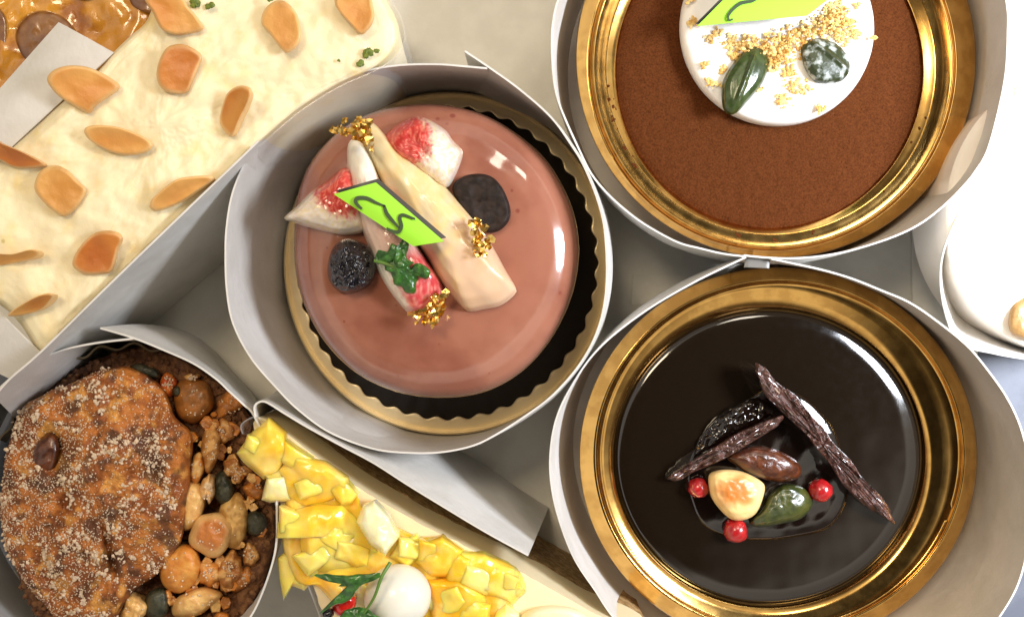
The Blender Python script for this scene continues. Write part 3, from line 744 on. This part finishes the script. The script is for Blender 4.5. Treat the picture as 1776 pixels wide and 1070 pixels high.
alm = [
 (k1([(770, -20), (810, 70), (850, 150), (900, 178), (960, 187), (1075, 160), (1060, 110), (1000, 40), (950, -20)]), (0, .15), (tan_, brn), 'triangular toasted almond slice at the top edge beside the tart'),
 (k1([(250, 420), (275, 380), (340, 352), (430, 350), (500, 370), (575, 408), (632, 450), (620, 480), (545, 535), (495, 572), (475, 603), (430, 585), (320, 520), (265, 460)]), (-.15, .2), (tan_, brn), 'big almond slice overhanging the folded paper flap, broken at one end'),
 (k1([(885, 255), (950, 235), (1010, 250), (1068, 295), (1055, 345), (1020, 430), (985, 495), (900, 490), (850, 460), (830, 400), (845, 320)]), (0, .1), (brn, lin(184, 108, 46)), 'brown almond slice with a cut straight edge, highest on the slab after the corner ones'),
 (k1([(1180, 560), (1210, 490), (1270, 455), (1320, 462), (1335, 490), (1310, 560), (1270, 640), (1230, 722), (1185, 690), (1165, 640)]), (.7, .2), (brn, tan_), 'almond slice standing on edge nearest the pink cake collar'),
 (k1([(445, 690), (480, 668), (560, 665), (650, 680), (760, 725), (808, 765), (790, 800), (720, 822), (650, 822), (560, 795), (470, 740)]), (0, .35), (tan_, brn), 'long oval almond slice lying level below the overhanging one'),
 (k1([(-60, 730), (0, 755), (110, 800), (200, 845), (242, 877), (190, 890), (80, 890), (0, 850), (-70, 820)]), (.1, .6), (brn, lin(176, 100, 40)), 'dark almond slice cut off by the left edge, under the flap'),
 (k2([(168, 110), (200, 45), (270, 20), (330, 45), (380, 95), (420, 135), (400, 190), (350, 250), (305, 268), (240, 225), (180, 160)]), (0, .05), (tan_, lin(200, 136, 62)), 'pale drop shaped almond slice near the left edge'),
 (k2([(730, 215), (750, 175), (850, 95), (930, 75), (1030, 70), (1042, 90), (960, 150), (870, 205), (770, 243), (735, 232)]), (-.3, .6), (tan_, lin(200, 130, 60)), 'almond slice tilted against the paper wall of the slab'),
 (k2([(352, 495), (380, 430), (440, 365), (500, 340), (570, 345), (600, 372), (577, 430), (545, 535), (500, 550), (420, 553), (370, 530)]), (0, .15), (brn, lin(176, 96, 36)), 'dark orange almond slice in the lower part of the slab'),
 (k2([(-30, 455), (60, 452), (150, 430), (190, 438), (182, 465), (90, 490), (-30, 510)]), (0, 1.2), (tan_, brn), 'thin almond slice seen edge on at the left edge'),
 (k2([(40, 745), (120, 690), (190, 655), (240, 643), (263, 655), (220, 710), (170, 735), (70, 757)]), (-.2, 1.0), (tan_, brn), 'small almond slice on edge at the lowest corner of the slab'),
 (k8([(105, 130), (125, 50), (190, 5), (250, 20), (300, 80), (325, 180), (305, 250), (245, 292), (190, 240), (150, 185)]), (.2, 0), (tan_, lin(206, 140, 70)), 'plump tan almond slice near the top edge, casting a grey shadow'),
 (k8([(510, 25), (530, -20), (690, -40), (720, 40), (725, 110), (690, 170), (650, 192), (600, 140), (545, 80)]), (.1, 0), (tan_, lin(206, 140, 70)), 'almond slice at the rounded far corner of the slab'),
]
for pts, tl, cc_, lab in alm:
    steep = max(abs(tl[0]), abs(tl[1])) > .5
    o = blob('almond_slice', pts, ZC+(.42 if not steep else .45), .085, M['almond'], under=.13 if not steep else .3, under_s=.93, rings=14, seg=80, tilt=tl, amp=.05, ns=1.2, prof=[(1, 0), (.97, .5), (.92, .85), (.86, 1), (.5, .8), (0, .7)], outamp=.015, col=al_col(*cc_))
    tag(o, lab, 'almond slice', 'toasted almond slices on the cream cake')
for (x, y, r, lab) in [(338, 6, 9, 'green pistachio crumb at the top edge beside the triangular almond slice'), (364, 10, 7, 'green pistachio crumb just right of the first one at the top edge'), (470, -1, 6, 'green pistachio crumb above the plump tan almond slice'),
                       (637, 93, 9, 'largest green pistachio crumb near the far corner of the cream cake'), (653, 88, 5, 'small green crumb touching the largest one near the far corner'), (626, 110, 7, 'green pistachio crumb lowest near the far corner'), (587, 105, 3, 'tiny green speck left of the corner crumbs')]:
    V, Fc = [], []
    for _ in range(5):
        q = P(x+random.uniform(-r, r)*.6, y+random.uniform(-r, r)*.4, ZC+.33); lump(V, Fc, q, r*.0088, 2, (1, 1, .6), .7)
    o = obj('pistachio_crumb', V, Fc, M['pist']); tag(o, lab, 'pistachio crumb', 'pistachio crumbs on the cream cake')

def wall(name, top, bot, zt, zb, label, cat, m=None, th=.045, n=60, R=8, group=None, bulge=0):
    T = smooth_loop(top, n, closed=False); B = smooth_loop(bot, n, closed=False)
    rows = []
    for r in range(R):
        u = r/(R-1)
        rows.append([P(*B[i], zb)*(1-u)+P(*T[i], zt)*u+Vector((0, 0, 0)) for i in range(n)])
    V, Fc = sheet(rows, th); o = obj(name, V, Fc, m or M['paper'], sharp=30)
    return tag(o, label, cat, group)
wall('paper_wall', [(-10, 688), (18, 656), (71, 610), (180, 503), (300, 387), (412, 280), (448, 245)], [(60, 760), (85, 735), (140, 690), (220, 600), (300, 528), (391, 450), (430, 415)], 5.0, .06,
     'long straight paper wall between the cream slab cake and the round cakes', 'paper wall')
wall('film_wrap', [(440, 262), (520, 194), (590, 150), (652, 122), (690, 94), (702, 62), (694, 28), (676, -4), (650, -60)], [(500, 330), (570, 270), (640, 225), (700, 190), (716, 160), (722, 130), (716, 110), (700, 80), (680, 30)], 4.75, .1,
     'clear plastic film around the far corner of the cream slab cake', 'film', m=M['film'], th=.02)
# folded flaps
def flap(name, pts, zs, label, th=.05):
    a, b, c, d = [P(*p, z) for p, z in zip(pts, zs)]
    n = 16; rows = []
    for r in range(n+1):
        v = r/n
        rows.append([(a*(1-u)+b*u)*(1-v)+(d*(1-u)+c*u)*v+Vector((0, 0, .12*math.sin(math.pi*v))) for u in [i/n for i in range(n+1)]])
    V, Fc = sheet(rows, th); o = obj(name, V, Fc, M['paper'], sharp=30); return tag(o, label, 'paper flap', 'paper flaps of the cream cake box')
flap('paper_flap', [(-150, 325), (103, 40), (198, 92), (-60, 330)], (4.4, 4.4, 4.55, 4.55), 'cream white folded paper flap between the amber tart and the cream cake')
flap('paper_flap', [(-60, 470), (-160, 560), (16, 655), (72, 613)], (4.5, 4.0, 4.2, 4.55), 'cream white paper flap at the lower left corner of the cream cake')

# amber tart top left
tt = thing('glazed_tart', 'amber glazed tart with candied chestnut slices in the top left corner', 'tart', P(60, 20, .1))
blob('tart_body', ell(50, -10, 226, 200, n=40, wob=.03), 3.4, .3, M['glaze'], tt, under=3.2, under_s=.93, rings=50, seg=160, amp=.14, ns=1.1, prof=FLAT, sharp=180)
for pts in [ell(78, 68, 52, 50, wob=.08, sd=1), ell(-8, 55, 20, 45, wob=.08, sd=2), ell(262, -12, 40, 38, wob=.1, sd=3), ell(150, -30, 40, 30, sd=4), ell(-60, 130, 50, 50, sd=6)]:
    blob('chestnut_slice', pts, 3.68, .14, M['chestnut'], tt, under=.15, rings=14, seg=60, amp=.03, ns=2, prof=FLAT)

# ------------------------------------------------------------------ nut tart, lower left
nt = thing('nut_tart', 'round nut tart with a sugared brown pastry lid and mixed roasted nuts', 'tart', P(235, 845, .1))
n3 = lambda p: crop(0, 560, 2.098, p)
shell = n3([(20, 620), (60, 380), (180, 240), (380, 120), (500, 85), (620, 100), (760, 180), (880, 290), (960, 470), (1000, 640), (1004, 780), (970, 930), (900, 1060), (760, 1180), (500, 1250), (240, 1160), (80, 960)])
V, Fc, _ = blob_geo(shell, 2.6, .35, under=2.4, under_s=.82, rings=50, seg=180, amp=.22, ns=2.2, prof=[(1, 0), (.97, .8), (.9, 1), (.8, .8), (.6, .2), (0, 0)], outamp=.02, oct=4)
obj('tart_shell', V, Fc, M['streusel'], nt, sharp=180)
V2, F2 = scatter(V, Fc, 900, .085, lambda p: p.z > 2.62, sub=1)
s_ = obj('streusel_crumbs', V2, F2, M['streusel'], nt, flat=True); s_['kind'] = 'stuff'
# dark wavy paper of the tart, seen top left
wavy = []
for i in range(50):
    a = math.radians(70+90*i/49); g = 1+.022*math.sin(i*.8)
    wavy.append((225+236*g*math.cos(a), 850-250*g*math.sin(a)))
wall('baking_cup', wavy, [(225+(x-225)*.95, 850+(y-850)*.95) for x, y in wavy], 2.95, .3, 'dark wavy edge of the baking cup behind the sugared pastry lid', 'baking cup', m=M['cup'], n=140)
def crustcol(x, y, t):
    n = nz(x/40, y/40, 1, 1.5)
    c = mixc(lin(182, 108, 38), lin(140, 74, 20), sm(-.3, .3, n))
    c = mixc(c, lin(210, 146, 66), sm(.2, .6, nz(x/55, y/55, 9, 1.8)))
    return mixc(c, lin(70, 36, 14), (sm(.05, .45, nz(x/70, y/70, 21, 1.7))*.8))
lid = n3([(75, 320), (150, 270), (300, 200), (430, 158), (520, 180), (590, 240), (635, 340), (700, 415), (690, 560), (672, 740), (630, 850), (560, 920), (490, 975), (440, 1060), (400, 1150), (260, 1130), (150, 1010), (60, 900), (18, 800), (2, 680), (20, 500)])
def lidz(x, y):
    z = .45*sm(0, 1, 1-math.hypot(x-190, (y-820)*.8)/260)
    z -= .55*math.exp(-(((x-92)/17)**2+((y-775)/30)**2))       # hollow where the almond sits
    z -= .35*math.exp(-(((x-190-(y-960)*.2)/7)**2+((y-960)/40)**2))  # crack
    z -= .3*math.exp(-(((x-100-(y-900)*-.5)/12)**2+((y-900)/40)**2))
    return z
Vl, Fl, cl_ = blob_geo(lid, 3.1, .5, under=.7, under_s=.93, rings=64, seg=260, amp=.30, ns=1.15, zf=lidz, col=crustcol, outamp=.02, oct=6, prof=[(1, -.1), (.98, .35), (.93, .6), (.8, .85), (0, 1)])
obj('pastry_lid', Vl, Fl, M['crust'], nt, cols=cl_, sharp=180)
def sug(p):
    n = nz(p.x, p.y, 0, 1.1, 2); left = sm(-8, -12, p.x)*.35
    return n+left+random.uniform(-.5, .5) > .02 and p.z > 3.1
V2, F2 = scatter(Vl, Fl, 5200, .015, sug, sub=1, squash=(1.3, 1, .7))
V3, F3 = scatter(Vl, Fl, 330, .026, lambda p: nz(p.x, p.y, 3, 1.4, 3)+random.uniform(-.3, .3) > .05 and p.z > 3.1, sub=1)
for q in range(0, len(V3), 12):          # grains sticking together in little heaps
    c = V3[q]
    for _ in range(5): lump(V2, F2, (c.x+random.gauss(0, .05), c.y+random.gauss(0, .05), c.z+random.uniform(-.01, .02)), random.uniform(.016, .05), 1, (1.2, 1, .7), .8)
s_ = obj('sugar_grains', V2, F2, M['sugar'], nt, flat=True); s_['kind'] = 'stuff'
blob('almond', n3(ell(165, 490, 48, 92, a=.25, wob=.1, sd=4)), 3.5, .3, M['almondskin'], nt, under=.3, rings=14, seg=60, amp=.05, ns=2)
tanc, org, yel, dk = lin(216, 166, 100), lin(204, 128, 52), lin(224, 182, 112), lin(164, 104, 50)
def nc(a, b): return lambda x, y, t: mixc(a, b, sm(-.35, .4, nz(x/18, y/18, 7, 1.4)))
nuts = [  # name, cx, cy, rx, ry, angle, z, th, colours, wob
 ('candied_peel', 612, 222, 30, 42, .2, 3.0, .3, (lin(190, 80, 30), org), .2),
 ('macadamia_nut', 705, 282, 74, 88, -.3, 2.85, .55, (lin(160, 100, 42), lin(134, 86, 36)), .12),
 ('walnut_piece', 832, 300, 62, 46, -.5, 2.75, .4, (dk, org), .4),
 ('cashew_nut', 812, 392, 46, 42, 0, 2.8, .4, (tanc, dk), .25),
 ('cashew_nut', 765, 455, 36, 78, .1, 3.0, .5, (tanc, lin(170, 116, 60)), .2),
 ('almond_piece', 715, 528, 27, 56, .15, 3.1, .3, (yel, org), .15),
 ('almond_nut', 695, 662, 48, 94, .15, 3.0, .5, (yel, tanc), .08),
 ('walnut_piece', 755, 605, 26, 66, .1, 3.15, .4, (tanc, lin(230, 200, 160)), .5),
 ('macadamia_nut', 850, 715, 56, 104, .1, 2.9, .55, (yel, lin(180, 134, 70)), .1),
 ('walnut_piece', 858, 540, 48, 44, .3, 2.85, .45, (dk, tanc), .5),
 ('walnut_piece', 925, 600, 42, 32, .3, 2.75, .4, (dk, org), .4),
 ('almond_nut', 655, 895, 74, 92, .35, 3.05, .55, (org, lin(214, 150, 70)), .06),
 ('walnut_piece', 760, 905, 48, 52, 0, 2.9, .5, (org, tanc), .3),
 ('walnut_piece', 836, 900, 42, 66, .3, 2.9, .45, (dk, tanc), .5),
 ('cashew_nut', 712, 1012, 98, 50, -.4, 2.9, .55, (tanc, yel), .12),
 ('hazelnut_half', 768, 768, 80, 84, .2, 3.2, .5, (lin(190, 106, 50), lin(214, 150, 90)), .1),
 ('walnut_piece', 484, 1045, 52, 66, .3, 2.95, .5, (tanc, yel), .3),
 ('walnut_piece', 908, 840, 30, 42, 0, 2.8, .4, (dk, tanc), .3),
 ('walnut_piece', 880, 930, 36, 44, .5, 2.75, .4, (dk, org), .4),
 ('walnut_piece', 700, 200, 24, 20, 0, 2.9, .3, (dk, tanc), .4),
 ('walnut_piece', 940, 480, 30, 44, 0, 2.7, .4, (dk, org), .4),
 ('walnut_piece', 800, 1090, 60, 40, 0, 2.7, .4, (dk, org), .4)]
for i, (nm, x, y, rx, ry, a, z, th, cs, wb) in enumerate(nuts):
    blob(nm, n3(ell(x, y, rx, ry, a=a, wob=wb*1.6, sd=i+1)), z, th, M['nut'], nt, under=.4, rings=16, seg=60, amp=.04+wb*.25, ns=2.6, col=nc(*cs) if nm != 'hazelnut_half' else (lambda x, y, t: mixc(lin(186, 112, 50), lin(226, 184, 120), sm(.5, .95, t))), sharp=180)
for x, y, rx, ry, a in [(812, 602, 38, 62, -.1), (572, 1022, 44, 62, .3), (930, 728, 40, 46, 0), (530, 175, 60, 22, .3), (645, 250, 20, 20, 0)]:
    blob('pumpkin_seed', n3(ell(x, y, rx, ry, a=a, wob=.2, sd=x)), 3.0, .35, M['seeddark'], nt, under=.3, rings=14, seg=50, amp=.05, ns=2.6)
rn = random.Random(11)
for i in range(64):
    a = math.radians(rn.uniform(-75, 62)); rr = rn.uniform(.60, .93)
    x, y = 500+490*rr*math.cos(a), 660-540*rr*math.sin(a)
    if x < 700-abs(y-560)*.25: continue
    w = rn.uniform(14, 34)
    blob('nut_piece', n3([(x+w*rn.uniform(.6, 1.1)*math.cos(t_), y+w*rn.uniform(.6, 1.1)*math.sin(t_)) for t_ in (0, 1.1, 2.0, 3.1, 4.2, 5.2)]), 2.85, .3, M['nut'], nt, under=.3, rings=10, seg=40, amp=.08, ns=3, corner=True,
         tilt=(rn.uniform(-.5, .5), rn.uniform(-.5, .5)), prof=FLAT, col=nc(*rn.choice([(tanc, dk), (yel, tanc), (dk, org), (org, yel)])), sharp=40)
ov, of = [], []
for i in range(700):
    nm, x, y, rx, ry, a, z, th, cs, wb = random.choice(nuts)
    an, r = random.random()*6.28, random.random()*.7
    q = P(x/2.098+rx*r*math.cos(an)/2.098, 560+(y+ry*r*math.sin(an))/2.098, z+th*.95); lump(ov, of, q, random.uniform(.012, .03), 1, (1, 1, .6))
s_ = obj('nut_sugar', ov, of, M['sugar'], nt, flat=True); s_['kind'] = 'stuff'

# ------------------------------------------------------------------ mango slice, bottom
mg = thing('mango_cake', 'triangular slice of cream cake heaped with yellow mango cubes', 'cake', P(760, 1000, .05))
m7 = lambda p: crop(380, 660, 2.6103, p)
outl = [(447, 724), (476, 736), (540, 786), (610, 838), (690, 886), (763, 926), (905, 993), (1020, 1058), (1140, 1130), (1040, 1300), (640, 1300), (580, 1120), (552, 1040), (520, 960), (488, 880), (462, 800), (440, 745)]
def layer(nm, z0, z1, m, grow=0, amp=0.02):
    loop = smooth_loop(outl, 160)
    base = [P(x, y, 4.3) for x, y in loop]; c = P(760, 1050, 4.3)
    rings = []
    for k in range(7):
        z = z0+(z1-z0)*k/6
        rings.append([Vector((c.x+(b.x-c.x)*(1+grow), c.y+(b.y-c.y)*(1+grow), z))+Vector(((b.x-c.x), (b.y-c.y), 0)).normalized()*amp*nz(b.x, b.y, z, 4) for b in base])
    V, Fc = rings_mesh(rings, True, (c.x, c.y, z0), (c.x, c.y, z1)); Fc = [tuple(reversed(f)) for f in Fc]
    return obj(nm, V, Fc, m, mg)
layer('sponge_base', .1, 2.75, M['sponge'], amp=.1)
layer('cream_layer', 2.752, 4.3, M['custard'], amp=.03)
my, mo, mpale = lin(255, 224, 100), lin(254, 200, 60), lin(253, 244, 206)
def mc(a, b): return lambda x, y, t: mixc(a, b, sm(-.5, .5, nz(x/60, y/60, 3, 1.2, 1)))
mango = [
 ([(78, 328), (150, 230), (225, 168), (300, 235), (330, 330), (265, 425), (200, 447), (110, 370)], 4.35, .75, (my, mo)),
 ([(250, 400), (330, 325), (480, 365), (592, 440), (602, 525), (500, 555), (390, 585), (290, 545)], 4.35, .7, (lin(248, 206, 80), mo)),
 ([(190, 540), (215, 440), (300, 425), (330, 545), (230, 552)], 4.4, .4, (mpale, lin(250, 240, 190))),
 ([(260, 712), (268, 648), (330, 590), (420, 555), (560, 540), (650, 620), (770, 790), (640, 852), (480, 880), (380, 835), (360, 702)], 4.3, .8, (my, mo)),
 ([(262, 800), (360, 728), (480, 850), (385, 952), (330, 930), (290, 995), (275, 900)], 4.2, .45, (my, lin(248, 214, 110))),
 ([(620, 640), (650, 560), (700, 538), (770, 610), (818, 700), (752, 792), (680, 742)], 4.8, .55, (mpale, lin(250, 242, 200))),
 ([(765, 800), (815, 700), (900, 690), (940, 730), (905, 810), (850, 850)], 4.4, .6, (mo, my)),
 ([(880, 820), (930, 715), (1010, 698), (1110, 765), (1085, 900), (960, 890)], 4.4, .75, (lin(244, 196, 70), mo)),
 ([(1080, 765), (1200, 778), (1350, 850), (1392, 950), (1330, 1015), (1200, 970), (1070, 900)], 4.35, .65, (mo, my)),
 ([(940, 900), (1080, 885), (1210, 965), (1250, 1080), (1100, 1180), (960, 1150)], 4.35, .7, (mo, lin(240, 170, 24))),
 ([(1232, 1110), (1250, 1030), (1300, 1000), (1360, 1060), (1360, 1140)], 4.4, .5, (mpale, my)),
 ([(480, 880), (640, 860), (700, 960), (640, 1100), (520, 1000)], 4.3, .35, (mpale, my)),
]
blob('mango_gel', m7([(95, 330), (150, 250), (225, 190), (300, 250), (420, 340), (600, 470), (640, 560), (770, 640), (900, 700), (1010, 705), (1110, 765), (1200, 780), (1350, 852), (1390, 950), (1330, 1015), (1360, 1120), (1200, 1200),
     (900, 1180), (640, 1120), (520, 1010), (440, 930), (380, 930), (330, 900), (300, 800), (285, 700), (300, 560), (240, 440), (150, 390)]), 4.28, .32, M['mango'], mg, under=.1, under_s=.98, rings=40, seg=200, amp=.16, ns=1.3,
     col=mc(lin(252, 206, 74), lin(250, 186, 40)), prof=FLAT, sharp=180)
rm = random.Random(5)
for pts, z, th, cs in mango:
    blob('mango_piece', m7(pts), z+.06, th*.6, M['mango'], mg, under=.35, under_s=.92, rings=18, seg=90, amp=.15, ns=1.1, col=mc(*cs), corner=True, outamp=.03, tilt=(rm.uniform(-.22, .22), rm.uniform(-.22, .22)),
         prof=[(1, -.1), (.97, .25), (.92, .5), (.85, .75), (.75, .9), (.5, 1.0), (0, 1.02)], sharp=70)
small = [(345, 350, 60, 38, .5), (430, 470, 70, 40, -.3), (560, 500, 50, 34, .8), (330, 640, 46, 50, .2), (520, 700, 80, 46, .4), (430, 800, 62, 44, -.5), (600, 780, 60, 40, .3), (980, 790, 66, 46, .3), (1080, 860, 50, 60, .1), (1180, 900, 70, 44, .4), (1020, 1000, 70, 50, -.4), (1140, 1040, 60, 46, .2), (160, 290, 40, 34, .4), (870, 760, 44, 34, .2), (1290, 900, 50, 34, .5)]
for i, (x, y, rx, ry, a) in enumerate(small):
    q = [(x+rx*c*math.cos(a)-ry*d*math.sin(a), y+rx*c*math.sin(a)+ry*d*math.cos(a)) for c, d in ((-1, -.8), (-.1, -1), (.95, -.7), (1, .5), (.5, 1), (-.8, .9))]
    cs = [(my, mo), (lin(254, 236, 140), my), (mo, my), (my, mo)][i % 4]
    blob('mango_piece', m7([(u+rm.uniform(-9, 9), v+rm.uniform(-9, 9)) for u, v in [((u_-x)*1.35+x, (v_-y)*1.35+y) for u_, v_ in q]]), 4.62, .24, M['mango'], mg, under=.35, under_s=.95, rings=14, seg=60, amp=.09, ns=1.5, col=mc(*cs), corner=True, outamp=.04, tilt=(rm.uniform(-.3, .3), rm.uniform(-.3, .3)),
         prof=[(1, -.1), (.97, .25), (.92, .5), (.85, .75), (.75, .9), (.5, 1.0), (0, 1.02)], sharp=70)
blob('cream_drop', ell(960, 1075, 58, 26), 4.35, .3, M['custard'], mg, under=.1, rings=10, seg=60)
ball('cheese_ball', 690, 1034, 58, 4.9, M['ball'], 'smooth white ball on the mango cake under the herb leaf', 'white ball', sq=.9, wob=.02, ry=55)
herb('herb_leaf', 'serrated green herb leaf with a long stem over the white ball', 'herb', [
    (m7([(430, 880), (470, 875), (560, 880), (640, 873), (740, 873), (700, 905), (640, 930), (600, 985), (540, 1010), (460, 1050), (520, 985), (590, 935), (540, 930), (560, 915), (500, 910)]), 5.55, .06, (.1, .15)),
    (m7([(560, 1052), (600, 1030), (660, 1028), (700, 1050), (745, 1085), (700, 1130), (600, 1120), (550, 1090)]), 5.6, .08, (0, .1))],
    [([(m7([(775, 822)])[0][0], m7([(775, 822)])[0][1], 5.7), (662, 1000, 5.85), (649, 1035, 5.85), (632, 1062, 5.75)], .035)], P(640, 1020, 5.4))
o = blob('red_fruit', m7([(508, 1022), (560, 980), (610, 968), (622, 1010), (600, 1040), (545, 1068)]), 5.0, .3, M['red'], under=.4, rings=14, seg=60, amp=.05, ns=2)
tag(o, 'bright red fruit piece beside the white ball on the mango cake', 'red fruit')
ball('black_peppercorn', 569, 1063, 10, 5.2, M['berrygloss'], 'dark peppercorn beside the red fruit piece on the mango cake', 'peppercorn')
# paper wall of the mango slice, with its curled end
top = m7([(165, 165), (160, 120), (178, 98), (215, 98), (300, 150), (400, 210), (550, 292), (700, 372), (850, 468), (1000, 560), (1200, 680), (1400, 790)])
bot = m7([(250, 130), (245, 90), (262, 60), (300, 20), (400, 5), (520, 60), (700, 130), (900, 215), (1075, 312), (1230, 405), (1360, 495), (1490, 577)])
wall('paper_wall', top, bot, 4.65, .06, 'folded paper wall with a curled end standing along the mango cake', 'paper wall', n=140)
wall('film_wrap', [(421, 752), (418, 738), (430, 727), (446, 722), (452, 728)], [(455, 765), (452, 750), (462, 735), (476, 730), (482, 734)], 4.75, .1, 'small clear film loop at the tip of the mango cake', 'film', m=M['film'], th=.03)
wall('film_sheet', [(452, 800), (480, 880), (512, 960), (544, 1040), (585, 1150)], [(492, 780), (520, 850), (545, 910), (572, 980), (600, 1060)], 4.4, .1, 'clear film standing along the left side of the mango cake', 'film', m=M['film'], th=.03)

# ------------------------------------------------------------------ dessert at the right edge
o = blob('pale_cake', ell(1862, 372, 222, 246, n=30), 3.46, .2, M['peach'], under=2.4, under_s=.95, rings=20, seg=90, amp=.08, ns=1)
tag(o, 'pale peach dessert inside the bright collar at the right edge', 'cake')
o = blob('nut_piece', [(1750, 548), (1758, 525), (1776, 512), (1800, 512), (1815, 560), (1790, 590), (1768, 586), (1752, 575)], 3.58, .2, M['nut'], under=.3, rings=14, seg=50, amp=.04, ns=2, col=lambda x, y, t: lin(170, 132, 80))
tag(o, 'brown nut piece cut off by the right edge inside the bright collar', 'nut')

for o in scene.objects:
    if '_o' in o: del o['_o']
